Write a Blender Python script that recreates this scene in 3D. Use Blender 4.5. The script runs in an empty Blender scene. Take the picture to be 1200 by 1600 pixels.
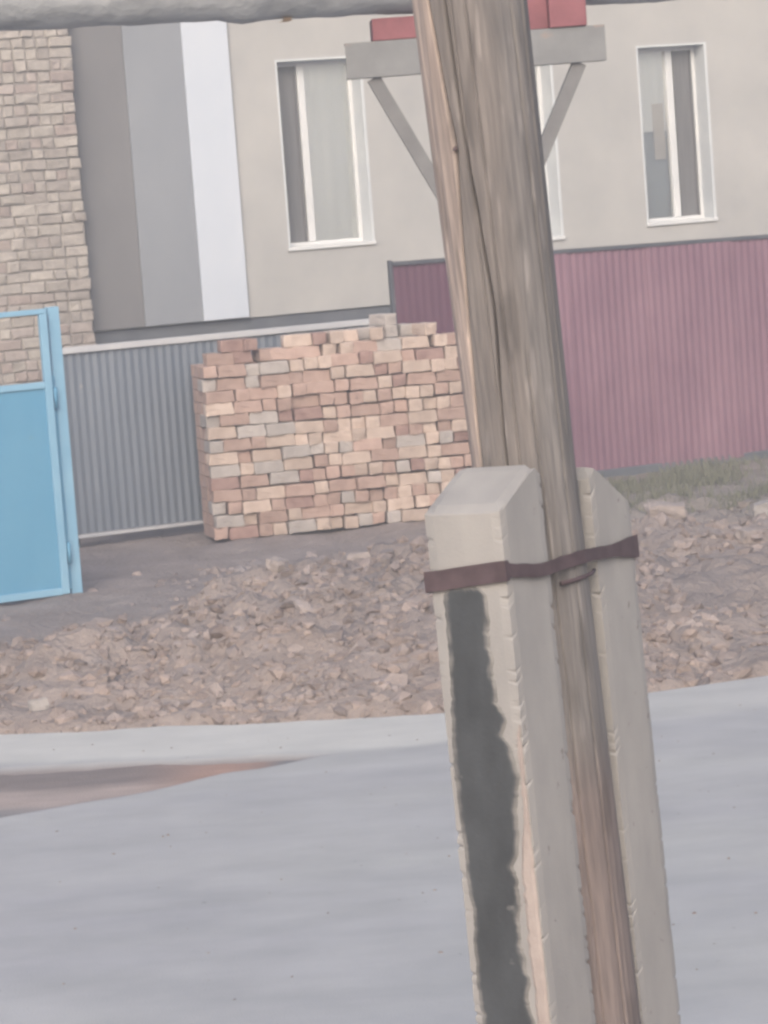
import bpy, bmesh, math, random
from mathutils import Vector, Matrix, noise
random.seed(7)
S = bpy.context.scene
R = math.radians

# ------------------------------------------------------------------ camera
cam = bpy.data.objects.new("camera", bpy.data.cameras.new("camera"))
S.collection.objects.link(cam)
cam.matrix_world = Matrix.Translation((0, 0, 3.0)) @ Matrix.Rotation(R(90 - 5.92), 4, 'X') @ Matrix.Rotation(R(-4.3), 4, 'Z')
cam.data.sensor_fit = 'HORIZONTAL'
cam.data.sensor_width = 36
cam.data.lens = 36 * 5000 / 1200
cam.data.clip_end = 2000
S.camera = cam
S.render.resolution_x, S.render.resolution_y = 768, 1024
S.render.engine = 'CYCLES'
S.cycles.filter_width = 2.8

# ------------------------------------------------------------------ world, sun, exposure
W = bpy.data.worlds.new("World"); S.world = W; W.use_nodes = True
nt = W.node_tree
sky = nt.nodes.new('ShaderNodeTexSky'); sky.sky_type = 'NISHITA'; sky.sun_disc = False
SUN_EL, SUN_AZ = 28, 184           # azimuth of the sun, degrees clockwise from +Y (behind the camera, to the left)
sky.sun_elevation = R(SUN_EL); sky.sun_rotation = R(SUN_AZ)
sky.dust_density = 5; sky.air_density = 1.0; sky.ozone_density = 1.0
bg = nt.nodes['Background']; bg.inputs['Strength'].default_value = 0.15
nt.links.new(sky.outputs[0], bg.inputs[0])
sl = bpy.data.lights.new("sun", 'SUN'); sl.energy = .85; sl.angle = R(40); sl.color = (1.0, 0.98, 0.985)
so = bpy.data.objects.new("sun", sl); S.collection.objects.link(so)
d = Vector((math.sin(R(SUN_AZ)) * math.cos(R(SUN_EL)), math.cos(R(SUN_AZ)) * math.cos(R(SUN_EL)), math.sin(R(SUN_EL))))
so.rotation_euler = d.to_track_quat('Z', 'Y').to_euler()
S.view_settings.view_transform = 'Standard'; S.view_settings.look = 'None'
S.view_settings.exposure = 0.72; S.view_settings.gamma = 1

# ------------------------------------------------------------------ helpers
def tag(o, label=None, cat=None, group=None, kind=None):
    if label: o['label'] = label
    if cat: o['category'] = cat
    if group: o['group'] = group
    if kind: o['kind'] = kind
    return o

def empty(name, loc, rz=0, **k):
    o = bpy.data.objects.new(name, None); S.collection.objects.link(o)
    o.location = loc; o.rotation_euler = (0, 0, rz); o.empty_display_size = .2
    return tag(o, **k)

def link(name, bm, m, parent=None, smooth=False):
    me = bpy.data.meshes.new(name)
    bmesh.ops.recalc_face_normals(bm, faces=bm.faces)
    bm.to_mesh(me); bm.free()
    if smooth:
        for p in me.polygons: p.use_smooth = True
    for mm in (m if isinstance(m, list) else [m]): me.materials.append(mm)
    o = bpy.data.objects.new(name, me); S.collection.objects.link(o)
    if parent: o.parent = parent
    return o

def box(bm, x0, x1, y0, y1, z0, z1, bev=0.0, mi=0):
    r = bmesh.ops.create_cube(bm, size=1)
    vs = r['verts']
    for v in vs:
        v.co = Vector(((x0 + x1) / 2 + v.co.x * (x1 - x0), (y0 + y1) / 2 + v.co.y * (y1 - y0), (z0 + z1) / 2 + v.co.z * (z1 - z0)))
    fs = set(f for v in vs for f in v.link_faces)
    for f in fs: f.material_index = mi
    if bev:
        es = list(set(e for v in vs for e in v.link_edges))
        bmesh.ops.bevel(bm, geom=es, offset=bev, segments=2, affect='EDGES', profile=.5)
    return vs

def tube(bm, pts, r, n=12, cap=True):
    rings = []
    for i, p in enumerate(pts):
        p = Vector(p)
        a = Vector(pts[max(i - 1, 0)]); b = Vector(pts[min(i + 1, len(pts) - 1)])
        t = (b - a).normalized()
        up = Vector((0, 0, 1)) if abs(t.z) < .9 else Vector((1, 0, 0))
        s = t.cross(up).normalized(); w = s.cross(t)
        rr = r[i] if isinstance(r, (list, tuple)) else r
        rings.append([bm.verts.new(p + (s * math.cos(2 * math.pi * k / n) + w * math.sin(2 * math.pi * k / n)) * rr) for k in range(n)])
    for a, b in zip(rings, rings[1:]):
        for k in range(n):
            bm.faces.new((a[k], a[(k + 1) % n], b[(k + 1) % n], b[k]))
    if cap:
        bm.faces.new(rings[0]); bm.faces.new(rings[-1])

def fbm(x, y, z=0, o=4):
    return noise.fractal(Vector((x, y, z)), 1.0, 2.0, o)

def sstep(a, b, x):
    t = min(max((x - a) / (b - a), 0), 1); return t * t * (3 - 2 * t)

# ------------------------------------------------------------------ materials
def mat(name, col, col2=None, scale=(4, 4, 4), rough=.9, bump=.3, bscale=60, bdist=.01, lo=.35, hi=.65, metal=0.0,
        rnd=0.0, attr=None, col3=None, spots=None, detail=6):
    m = bpy.data.materials.new(name); m.use_nodes = True
    t = m.node_tree; N = t.nodes; L = t.links
    b = N['Principled BSDF']
    b.inputs['Roughness'].default_value = rough; b.inputs['Metallic'].default_value = metal
    tc = N.new('ShaderNodeTexCoord'); mp = N.new('ShaderNodeMapping'); mp.inputs['Scale'].default_value = scale
    L.new(tc.outputs['Object'], mp.inputs[0])
    nz = N.new('ShaderNodeTexNoise'); nz.inputs['Scale'].default_value = 1; nz.inputs['Detail'].default_value = detail; nz.inputs['Roughness'].default_value = .62
    oi = N.new('ShaderNodeObjectInfo')
    if rnd:
        ad = N.new('ShaderNodeVectorMath'); ad.operation = 'ADD'
        mu = N.new('ShaderNodeMath'); mu.operation = 'MULTIPLY'; mu.inputs[1].default_value = 37
        L.new(oi.outputs['Random'], mu.inputs[0]); L.new(mp.outputs[0], ad.inputs[0]); L.new(mu.outputs[0], ad.inputs[1]); L.new(ad.outputs[0], nz.inputs[0])
    else:
        L.new(mp.outputs[0], nz.inputs[0])
    cr = N.new('ShaderNodeValToRGB')
    cr.color_ramp.elements[0].position = lo; cr.color_ramp.elements[1].position = hi
    cr.color_ramp.elements[0].color = (*col, 1); cr.color_ramp.elements[1].color = (*(col2 or col), 1)
    L.new(nz.outputs[0], cr.inputs[0]); out = cr.outputs[0]
    if attr:
        at = N.new('ShaderNodeAttribute'); at.attribute_name = attr
        mx = N.new('ShaderNodeMix'); mx.data_type = 'RGBA'; mx.blend_type = 'MULTIPLY'; mx.inputs[0].default_value = 1
        L.new(out, mx.inputs[6]); L.new(at.outputs['Color'], mx.inputs[7]); out = mx.outputs[2]
    if spots:
        sc, amt, sp = spots
        n2 = N.new('ShaderNodeTexNoise'); n2.inputs['Scale'].default_value = sc; n2.inputs['Detail'].default_value = 3
        L.new(tc.outputs['Object'], n2.inputs[0])
        r2 = N.new('ShaderNodeValToRGB'); r2.color_ramp.elements[0].position = amt; r2.color_ramp.elements[1].position = amt + .06
        r2.color_ramp.elements[0].color = (0, 0, 0, 1)
        mx = N.new('ShaderNodeMix'); mx.data_type = 'RGBA'
        L.new(n2.outputs[0], r2.inputs[0]); L.new(r2.outputs[0], mx.inputs[0]); L.new(out, mx.inputs[6]); mx.inputs[7].default_value = (*sp, 1); out = mx.outputs[2]
    if rnd:
        hs = N.new('ShaderNodeHueSaturation'); mr = N.new('ShaderNodeMapRange')
        mr.inputs[3].default_value = 1 - rnd; mr.inputs[4].default_value = 1 + rnd
        L.new(oi.outputs['Random'], mr.inputs[0]); L.new(mr.outputs[0], hs.inputs['Value']); L.new(out, hs.inputs['Color']); out = hs.outputs[0]
    L.new(out, b.inputs['Base Color'])
    if bump:
        nb = N.new('ShaderNodeTexNoise'); nb.inputs['Scale'].default_value = bscale; nb.inputs['Detail'].default_value = 6
        L.new(tc.outputs['Object'], nb.inputs[0])
        bp = N.new('ShaderNodeBump'); bp.inputs['Strength'].default_value = bump; bp.inputs['Distance'].default_value = bdist
        L.new(nb.outputs[0], bp.inputs['Height']); L.new(bp.outputs[0], b.inputs['Normal'])
    return m

M = {}
M['dirt'] = mat('dirt', (.215, .177, .163), (.33, .28, .26), (2.2, 2.2, 2.2), 1, .9, 22, .04, .3, .7, attr='tint', detail=10)
M['clod'] = mat('clod', (.235, .19, .175), (.35, .295, .275), (5, 5, 5), 1, .9, 45, .02, .35, .7, attr='tint')
M['road'] = mat('road', (.36, .365, .37), (.43, .433, .435), (1.6, 2.6, 1), .95, .5, 90, .006, .35, .68, attr='tint', detail=8, spots=(14, .735, (.2, .2, .21)))
M['mud'] = mat('mud', (.9, .9, .9), (1.1, 1.1, 1.1), (3, 8, 2), 1, .6, 60, .01, .35, .65, attr='tint')
M['plaster'] = mat('plaster_cream', (.345, .348, .35), (.435, .432, .425), (1.2, 1.2, 1.2), .95, .35, 160, .004, .3, .7, detail=9)
M['plinth'] = mat('plinth', (.09, .10, .12), (.13, .14, .16), (3, 3, 3), .9, .2)
M['b_brown'] = mat('band_brown', (.155, .155, .165), (.185, .184, .193), (1.5, 1.5, .8), .95, .2, 160, .003)
M['b_grey'] = mat('band_grey', (.222, .24, .272), (.25, .268, .298), (1.5, 1.5, .8), .95, .2, 160, .003)
M['b_white'] = mat('band_white', (.49, .54, .62), (.53, .575, .65), (1.5, 1.5, .8), .9, .15, 160, .003)
M['pvc'] = mat('white_pvc', (.60, .62, .64), (.66, .67, .68), (3, 3, 3), .35, 0)
M['reveal'] = mat('white_reveal', (.50, .53, .56), (.57, .60, .62), (3, 3, 3), .8, .1)
M['net'] = mat('mosquito_net', (.12, .12, .125), (.16, .16, .165), (40, 40, 2), .8, 0)
M['curtain'] = mat('curtain', (.80, .81, .81), (.86, .86, .85), (3, 3, .6), .9, 0)
M['cream'] = mat('cream_reflection', (.62, .56, .49), (.66, .60, .53), (3, 3, 3), .8, 0)
M['inside'] = mat('inside', (.30, .35, .37), (.36, .41, .43), (2, 2, 2), .8, 0)
M['maroon'] = mat('maroon_sheet', (.17, .088, .125), (.245, .14, .18), (1.6, 1.6, .8), .7, .1, 8, .01, .3, .7, detail=8)
M['maroon2'] = mat('dark_maroon_sheet', (.10, .04, .065), (.125, .055, .085), (1.1, 1.1, .5), .5, .1, 8, .01)
M['greysheet'] = mat('grey_sheet', (.125, .15, .19), (.16, .185, .225), (7, 7, .4), .5, .1, 8, .01, .3, .7, spots=(9, .72, (.26, .26, .26)))
M['rail'] = mat('pale_metal', (.42, .43, .46), (.48, .49, .51), (5, 5, 5), .45, .05)
M['darkrail'] = mat('dark_metal', (.06, .065, .08), (.09, .095, .11), (5, 5, 5), .5, .05)
M['blue'] = mat('blue_paint', (.085, .265, .43), (.115, .305, .465), (2.5, 2.5, 1.1), .6, .12, 14, .006, .3, .7, spots=(7, .70, (.13, .27, .37)), detail=9)
M['bluelt'] = mat('pale_blue_paint', (.19, .38, .54), (.23, .42, .57), (3, 3, 3), .55, .06)
M['concA'] = mat('concrete', (.25, .245, .245), (.335, .325, .318), (6, 6, 2.2), .95, .35, 150, .003, .3, .7, detail=10, spots=(30, .69, (.19, .17, .165)))
M['tar'] = mat('tar', (.8, .8, .8), (1.2, 1.2, 1.2), (11, 11, 6), .9, .35, 90, .003, attr='tint', spots=(16, .70, (.16, .16, .16)))
M['rust'] = mat('rusty_strap', (.055, .036, .042), (.085, .058, .066), (20, 20, 20), .8, .3, 100, .002)
M['red'] = mat('red_paint', (.16, .05, .062), (.22, .075, .088), (9, 9, 9), .7, .2, 40, .002)
M['channel'] = mat('channel_paint', (.15, .155, .162), (.185, .19, .198), (9, 9, 9), .7, .2, 40, .002, spots=(8, .60, (.23, .19, .175)))
M['strut'] = mat('strut_paint', (.12, .12, .125), (.16, .16, .165), (9, 9, 9), .7, .2, 40, .002)
M['pipe'] = mat('pipe_wrap', (.21, .22, .235), (.40, .415, .43), (3.2, 9, 9), .7, .7, 14, .02, .3, .72, detail=9)
M['yellow'] = mat('foam_patch', (.45, .30, .16), (.5, .34, .2), (9, 9, 9), .9, 0)
M['roof'] = mat('roof_metal', (.20, .12, .11), (.24, .15, .13), (3, 3, 3), .6, .1)
M['weed'] = mat('dry_grass', (.12, .125, .09), (.19, .19, .15), (2, 2, 2), .9, 0)
bricks = [
    ('pale sand', mat('brick_sand', (.40, .318, .272), (.50, .408, .352), (9, 9, 9), .95, .5, 60, .006, rnd=.16)),
    ('pinkish tan', mat('brick_pink', (.325, .228, .195), (.405, .298, .258), (9, 9, 9), .95, .5, 60, .006, rnd=.16)),
    ('greyish', mat('brick_grey', (.32, .29, .275), (.41, .375, .355), (9, 9, 9), .95, .5, 60, .006, rnd=.14)),
    ('reddish brown', mat('brick_red', (.25, .16, .142), (.33, .225, .20), (9, 9, 9), .95, .5, 60, .006, rnd=.15)),
]

def wood_mat():
    m = bpy.data.materials.new('weathered_wood'); m.use_nodes = True
    t = m.node_tree; N = t.nodes; L = t.links; b = N['Principled BSDF']; b.inputs['Roughness'].default_value = .9
    tc = N.new('ShaderNodeTexCoord')
    def nz(scale, detail=8):
        mp = N.new('ShaderNodeMapping'); mp.inputs['Scale'].default_value = scale; L.new(tc.outputs['Object'], mp.inputs[0])
        n = N.new('ShaderNodeTexNoise'); n.inputs['Scale'].default_value = 1; n.inputs['Detail'].default_value = detail; L.new(mp.outputs[0], n.inputs[0]); return n
    def ramp(n, a, b_, ca, cb):
        r = N.new('ShaderNodeValToRGB'); r.color_ramp.elements[0].position = a; r.color_ramp.elements[1].position = b_
        r.color_ramp.elements[0].color = (*ca, 1); r.color_ramp.elements[1].color = (*cb, 1); L.new(n.outputs[0], r.inputs[0]); return r
    c1 = ramp(nz((14, 14, 1.0)), .35, .68, (.14, .13, .128), (.215, .20, .196))
    c2 = ramp(nz((110, 110, 7), 12), .35, .65, (.76, .75, .75), (1.10, 1.07, 1.04))
    mx = N.new('ShaderNodeMix'); mx.data_type = 'RGBA'; mx.blend_type = 'MULTIPLY'; mx.inputs[0].default_value = 1
    L.new(c1.outputs[0], mx.inputs[6]); L.new(c2.outputs[0], mx.inputs[7])
    at = N.new('ShaderNodeAttribute'); at.attribute_name = 'tint'
    m2 = N.new('ShaderNodeMix'); m2.data_type = 'RGBA'; m2.blend_type = 'MULTIPLY'; m2.inputs[0].default_value = 1
    L.new(mx.outputs[2], m2.inputs[6]); L.new(at.outputs['Color'], m2.inputs[7]); L.new(m2.outputs[2], b.inputs['Base Color'])
    bp = N.new('ShaderNodeBump'); bp.inputs['Strength'].default_value = .6; bp.inputs['Distance'].default_value = .004
    L.new(nz((70, 70, 2.5)).outputs[0], bp.inputs['Height']); L.new(bp.outputs[0], b.inputs['Normal'])
    return m
M['wood'] = wood_mat()

def glass_mat():
    m = bpy.data.materials.new('window_glass'); m.use_nodes = True
    t = m.node_tree; N = t.nodes; L = t.links
    for n in list(N):
        if n.type == 'BSDF_PRINCIPLED': N.remove(n)
    tr = N.new('ShaderNodeBsdfTransparent'); tr.inputs[0].default_value = (.93, .96, .96, 1)
    gl = N.new('ShaderNodeBsdfGlossy'); gl.inputs['Roughness'].default_value = .04
    lw = N.new('ShaderNodeFresnel'); lw.inputs[0].default_value = 1.5
    mr = N.new('ShaderNodeMath'); mr.operation = 'MULTIPLY_ADD'; mr.inputs[1].default_value = 1.5; mr.inputs[2].default_value = .34
    mx = N.new('ShaderNodeMixShader')
    L.new(lw.outputs[0], mr.inputs[0]); L.new(mr.outputs[0], mx.inputs[0]); L.new(tr.outputs[0], mx.inputs[1]); L.new(gl.outputs[0], mx.inputs[2])
    L.new(mx.outputs[0], N['Material Output'].inputs[0])
    return m
M['glass'] = glass_mat()

def set_tint(o, fn):
    me = o.data
    a = me.color_attributes.new('tint', 'FLOAT_COLOR', 'POINT')
    flat = []
    for v in me.vertices:
        flat.extend((*fn(v.co), 1.0))
    a.data.foreach_set('color', flat)

# ------------------------------------------------------------------ terrain
KP = [(-60, 19.5), (-8, 18.6), (-2.3, 18.17), (-1.55, 18.05), (-.74, 17.87), (.24, 17.82), (1.41, 17.95), (2.14, 18.23), (4, 18.9), (8, 19.4), (60, 20)]
def kerb(x):
    for (a, ya), (b, yb) in zip(KP, KP[1:]):
        if a <= x <= b: return ya + (yb - ya) * (x - a) / (b - a)
    return KP[0][1] if x < KP[0][0] else KP[-1][1]
def kerbj(x): return kerb(x) + .05 * fbm(x * 1.3, 3.1) + .018 * fbm(x * 9, 1.7)

def height(x, y):
    k = kerb(x)
    if y < 8.3: return .02 * fbm(x * .8, y * .8)
    if y < k - .05: return -.16
    e = sstep(k - .05, k + .12, y)
    z = -.16 + .15 * e
    if y > k:
        left = 1 - sstep(.9, 1.9, x)
        far = sstep(-3.6, -1.6, x)
        w = 3.3 + 3.6 * sstep(-2.6, .4, x)
        t = (y - k) / w
        berm = max(0, math.sin(math.pi * min(max(t, 0), 1))) ** .8
        z += (.19 + .25 * sstep(-2.6, .3, x)) * berm * left
        z += .12 * math.exp(-((y - 24.6) / 1.1) ** 2) * (1 - left) + .06 * math.exp(-((y - 19.6) / .7) ** 2) * (1 - left)
        rough = (.012 + .075 * berm * left + .045 * (1 - left) * (1 - sstep(27, 29, y))) * e
        z += rough * fbm(x * 1.7, y * 1.7, 2, 3) * 2.2 + rough * .9 * fbm(x * 6, y * 6, 5, 4) 
        z += .03 * math.exp(-((y - 27.3) / .8) ** 2) * fbm(x * 2, y * 2)
    return z

def axis(dense0, dense1, step, far0, far1):
    v = []; x = dense0
    while x <= dense1: v.append(x); x += step
    s = step; x = dense1
    hi = []
    while x < far1: s *= 1.35; x += s; hi.append(x)
    s = step; x = dense0; lo = []
    while x > far0: s *= 1.35; x -= s; lo.append(x)
    return lo[::-1] + v + hi

def ground_tint(co):
    x, y = co.x, co.y
    n = fbm(x * .9, y * .9, 7)
    g = sstep(23.3, 24.6, y + .5 * n - .55 * x) * (1 - sstep(-.4, .5, x + .3 * n))     # old grey yard surface before the fences
    g *= .8; g = max(g, .8 * (1 - sstep(-3.2, -2.4, x + .2 * n)) * sstep(21.4, 22.2, y + .3 * n))
    p = sstep(.9, 1.6, x) * sstep(25, 26.2, y + .4 * n) * .55
    c = Vector((1, 1, 1)).lerp(Vector((.92, .95, 1.0)), g)
    c = c.lerp(Vector((.80, .88, .86)), p)
    return c
gx = axis(-5.2, 5.2, .055, -300, 300); gy = axis(17.4, 31, .055, -200, 900)
bm = bmesh.new(); rows = []
for y in gy: rows.append([bm.verts.new((x, y, height(x, y))) for x in gx])
for a, b in zip(rows, rows[1:]):
    for i in range(len(gx) - 1): bm.faces.new((a[i], a[i + 1], b[i + 1], b[i]))
o = link('ground', bm, M['dirt'], smooth=True); tag(o, kind='structure'); set_tint(o, ground_tint)

# road: a slab sheet with a broken hollow near its far edge
HP_TOP = [(-4.5, 17.2), (-2.17, 17.07), (-1.12, 16.92), (-.43, 16.80), (0, 16.72), (.1, 16.7)]
HP_BOT = [(-4.5, 15.0), (-2.02, 15.66), (-1.4, 15.98), (-.93, 16.36), (-.43, 16.66), (0, 16.70), (.1, 16.7)]
def interp(P, x):
    if x <= P[0][0]: return P[0][1]
    for (a, ya), (b, yb) in zip(P, P[1:]):
        if a <= x <= b: return ya + (yb - ya) * (x - a) / (b - a)
    return P[-1][1]
def hollow(x, y):
    if x > .1 or x < -5: return 0
    j = .05 * fbm(x * 2.3, 0) + .02 * fbm(x * 11, 4)
    t = interp(HP_TOP, x) + j; b_ = interp(HP_BOT, x) - .06 * fbm(x * 1.8, 9) 
    if t - b_ < .02: return 0
    return sstep(b_ - .05, b_ + .22, y) * (1 - sstep(t - .16, t + .02, y))
def road_z(x, y):
    return .012 * fbm(x * .3, y * .3, 1) - .032 * hollow(x, y)
rx = axis(-4.0, 4.0, .06, -120, 120)
bm = bmesh.new(); rows = []
ny = 300
for j in range(ny + 1):
    t = j / ny
    row = []
    for x in rx:
        y = 8.5 + (kerbj(x) - 8.5) * (1 - (1 - t) ** 1.25)
        row.append(bm.verts.new((x, y, road_z(x, y))))
    rows.append(row)
for a, b in zip(rows, rows[1:]):
    for i in range(len(rx) - 1): bm.faces.new((a[i], a[i + 1], b[i + 1], b[i]))
ext = bmesh.ops.extrude_edge_only(bm, edges=[e for e in bm.edges if e.is_boundary])
for v in [g for g in ext['geom'] if isinstance(g, bmesh.types.BMVert)]: v.co.z -= .17
def road_tint(co):
    dd = kerb(co.x) - co.y
    s = (1 - .6 * sstep(-.2, 1.2, co.x)) * (1 - sstep(.85, 1.1, dd + .15 * fbm(co.x * .8, co.y * 1.5)))
    n = fbm(co.x * .35, co.y * .9, 4)
    n2 = fbm(co.x * 2.2, co.y * 2.6, 8)
    hl = hollow(co.x, co.y)
    c = Vector((1 + .10 * n + .06 * n2, 1 + .10 * n + .06 * n2, 1.01 + .06 * n + .06 * n2)).lerp(Vector((1.36, 1.34, 1.28)), s)
    c = c.lerp(Vector((.62, .55, .54)), min(1, hl * 1.6))
    # a few soft darker tyre scuffs along the carriageway
    for (cx, cy, lx, ly, k) in ((-.95, 13.35, .7, .07, .10), (.1, 14.2, .9, .10, .06), (-.2, 15.6, 1.2, .09, .05), (2.2, 14.7, .8, .25, .06)):
        u = (co.x - cx); v = (co.y - cy) - .12 * u + .05 * fbm(co.x * 3, co.y)
        c = c * (1 - k * math.exp(-(u / lx) ** 2 - (v / ly) ** 2))
    return c
o = link('road', bm, M['road'], smooth=False); tag(o, kind='structure'); set_tint(o, road_tint)

bm = bmesh.new(); rows = []
nx, ny = 130, 60
for j in range(ny + 1):
    rows.append([bm.verts.new((-4.9 + 5.1 * i / nx, 14.6 + 2.75 * j / ny, -.014 + .008 * fbm((-4.9 + 5.1 * i / nx) * 2, (14.6 + 2.75 * j / ny) * 3) - .006 * sstep(16.4, 17, 14.6 + 2.75 * j / ny))) for i in range(nx + 1)])
for a, b in zip(rows, rows[1:]):
    for i in range(nx): bm.faces.new((a[i], a[i + 1], b[i + 1], b[i]))
o = link('dirt_hollow', bm, M['mud'], smooth=True); tag(o, kind='structure')
def mud_tint(co):
    t = interp(HP_TOP, co.x) - co.y + .07 * fbm(co.x * 2, co.y * 2, 1)
    c = Vector((.20, .17, .165)).lerp(Vector((.36, .30, .28)), sstep(.5, .75, t))
    c = c.lerp(Vector((.37, .24, .195)), math.exp(-((co.x + .95) / .28) ** 2))
    c = c.lerp(Vector((.22, .21, .215)), sstep(1.0, 1.25, t) * (1 - sstep(-1.9, -1.5, co.x)))
    return c.lerp(Vector((.2, .2, .21)), sstep(-.75, -.6, co.x))
set_tint(o, mud_tint)

# ------------------------------------------------------------------ rubble: far too many clods to count
ICO = None
def ico():
    b = bmesh.new(); bmesh.ops.create_icosphere(b, subdivisions=1, radius=1)
    V = [v.co.copy() for v in b.verts]; F = [[v.index for v in f.verts] for f in b.faces]; b.free(); return V, F
IV, IF = ico()
def clod(verts, faces, tints, x, y, r, rng, sink=.35, c=None):
    z = height(x, y)
    a = rng.uniform(0, 6.28); ca, sa = math.cos(a), math.sin(a)
    sx, sy, sz = rng.uniform(.7, 1.35), rng.uniform(.6, 1.1), rng.uniform(.45, .9)
    tl = rng.uniform(-.5, .5)
    base = len(verts); off = rng.uniform(0, 90)
    for v in IV:
        k = 1 + .75 * noise.noise(v * 1.5 + Vector((off, off, 0)))
        px, py, pz = v.x * sx * k, v.y * sy * k, v.z * sz * k
        px, pz = px * math.cos(tl) - pz * math.sin(tl), px * math.sin(tl) + pz * math.cos(tl)
        verts.append((x + r * (px * ca - py * sa), y + r * (px * sa + py * ca), z + r * pz - r * .12))
        tints.append(c)
    for f in IF: faces.append([i + base for i in f])
rng = random.Random(3)
verts, faces, tints = [], [], []
def try_clod(x, y, r):
    g = ground_tint(Vector((x, y, 0)))
    v = rng.uniform(.76, 1.26)
    w = rng.uniform(-.03, .03)
    clod(verts, faces, tints, x, y, r, rng, c=(g.x * v * (1 + w), g.y * v, g.z * v * (1 - w)))
n = 0
while n < 8200:
    x = rng.uniform(-4.6, 2.0); y = rng.uniform(17.9, 26)
    k = kerb(x)
    w = 3.3 + 3.6 * sstep(-2.6, .4, x)
    t = (y - k) / w
    if t < .01: continue
    dens = (1 - sstep(.75, 1.15, t)) * (.5 + .5 * sstep(-2.3, -1.4, x)) * (.45 + .75 * sstep(-.35, .35, fbm(x * 1.1, y * 1.1, 3)))
    dens = max(dens, .10 if y < 26 and x > -1.8 else .015)
    if rng.random() > dens: continue
    r = .012 + .055 * rng.random() ** 2.6
    if rng.random() < .04: r *= 1.6
    try_clod(x, y, r); n += 1
n = 0
while n < 2600:
    x = rng.uniform(1.0, 5.2); y = rng.uniform(18, 27.6)
    if y < kerb(x) + .08: continue
    band = math.exp(-((y - 25.0 - .3 * fbm(x, 2)) / 1.2) ** 2) + .8 * math.exp(-((y - 20.0) / .9) ** 2) + .03
    if rng.random() > band * (.3 + sstep(-.3, .3, fbm(x * 1.3, y * 1.3, 3))): continue
    r = .014 + .05 * rng.random() ** 2.6
    if y > 23.5: r *= 1.35
    try_clod(x, y, r); n += 1
for _ in range(150):
    x = rng.uniform(-2.6, 3); y = rng.uniform(11, 17.6)
    b0 = len(verts)
    clod(verts, faces, tints, x, y, rng.uniform(.004, .011), rng, c=(.8, .8, .8))
    dz = road_z(x, y) - height(x, y)
    for i in range(b0, len(verts)): q = verts[i]; verts[i] = (q[0], q[1], q[2] + dz)
me = bpy.data.meshes.new('rubble'); me.from_pydata(verts, [], faces)
me.materials.append(M['clod'])
at = me.color_attributes.new('tint', 'FLOAT_COLOR', 'POINT'); fl = []
for c in tints: fl.extend((*c, 1))
at.data.foreach_set('color', fl)
o = bpy.data.objects.new('rubble', me); S.collection.objects.link(o)
tag(o, 'heaped brown clods and broken rubble along the far edge of the road', 'rubble', kind='stuff')

def stone(x, y, sx, sy, sz, rot, m, label, tilt=0, name='stone'):
    b = bmesh.new(); bmesh.ops.create_cube(b, size=1)
    bmesh.ops.subdivide_edges(b, edges=b.edges[:], cuts=3, use_grid_fill=True)
    off = rng.uniform(0, 50)
    for v in b.verts:
        c = v.co.copy(); l = max(abs(c.x), abs(c.y), abs(c.z)); q = c.normalized() * .62
        c = c.lerp(q, .45) * (1 + .25 * noise.noise(c * 2.2 + Vector((off, 0, 0))))
        v.co = Vector((c.x * sx, c.y * sy, c.z * sz))
    o = link(name, b, m, smooth=False)
    o.location = (x, y, height(x, y) + sz * .32); o.rotation_euler = (tilt, tilt * .5, rot)
    tag(o, label, 'stone', 'larger stones lying in the rubble'); return o
M['stone'] = mat('pale_stone', (.28, .24, .225), (.37, .32, .30), (12, 12, 12), .95, .4, 60, .004)
M['stone2'] = mat('grey_stone', (.28, .26, .25), (.36, .335, .325), (12, 12, 12), .95, .4, 60, .004)
STONES = [
    (4.05, 24.2, .20, .13, .09, .2, 'stone', 'flat pale slab of stone at the right border of the far rubble'),
    (3.75, 25.3, .15, .14, .12, .8, 'stone2', 'light grey stone just above the flat pale slab on the right'),
    (3.05, 25.4, .17, .2, .15, 1.4, 'stone2', 'rounded grey stone in the rubble below the dry grass'),
    (2.05, 25.8, .24, .17, .12, .3, 'stone2', 'pale grey lump right beside the top of the concrete post'),
    (2.2, 24.9, .30, .16, .12, .1, 'stone', 'long low stone just above the right end of the rusty strap'),
    (2.75, 24.2, .16, .14, .10, .6, 'stone', 'lone pinkish stone on the smooth dirt right of the post'),
    (1.55, 20.8, .12, .1, .1, .6, 'stone', 'small pale stone touching the right side of the concrete post'),
    (-.22, 22.2, .17, .13, .12, .3, 'stone', 'biggest pale stone on the crest of the left rubble heap'),
    (-.75, 21.6, .13, .12, .13, .9, 'stone', 'upright pale stone on the middle of the left rubble heap'),
    (-2.1, 18.5, .10, .08, .09, .5, 'stone2', 'small greyish stone at the road edge near the left border'),
    (.62, 25.6, .22, .16, .12, .1, 'stone', 'pale stone on the dirt near the foot of the brick stack'),
]
for s in STONES: stone(s[0], s[1], s[2], s[3], s[4], s[5], M[s[6]], s[7], rng.uniform(-.2, .2))

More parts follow.
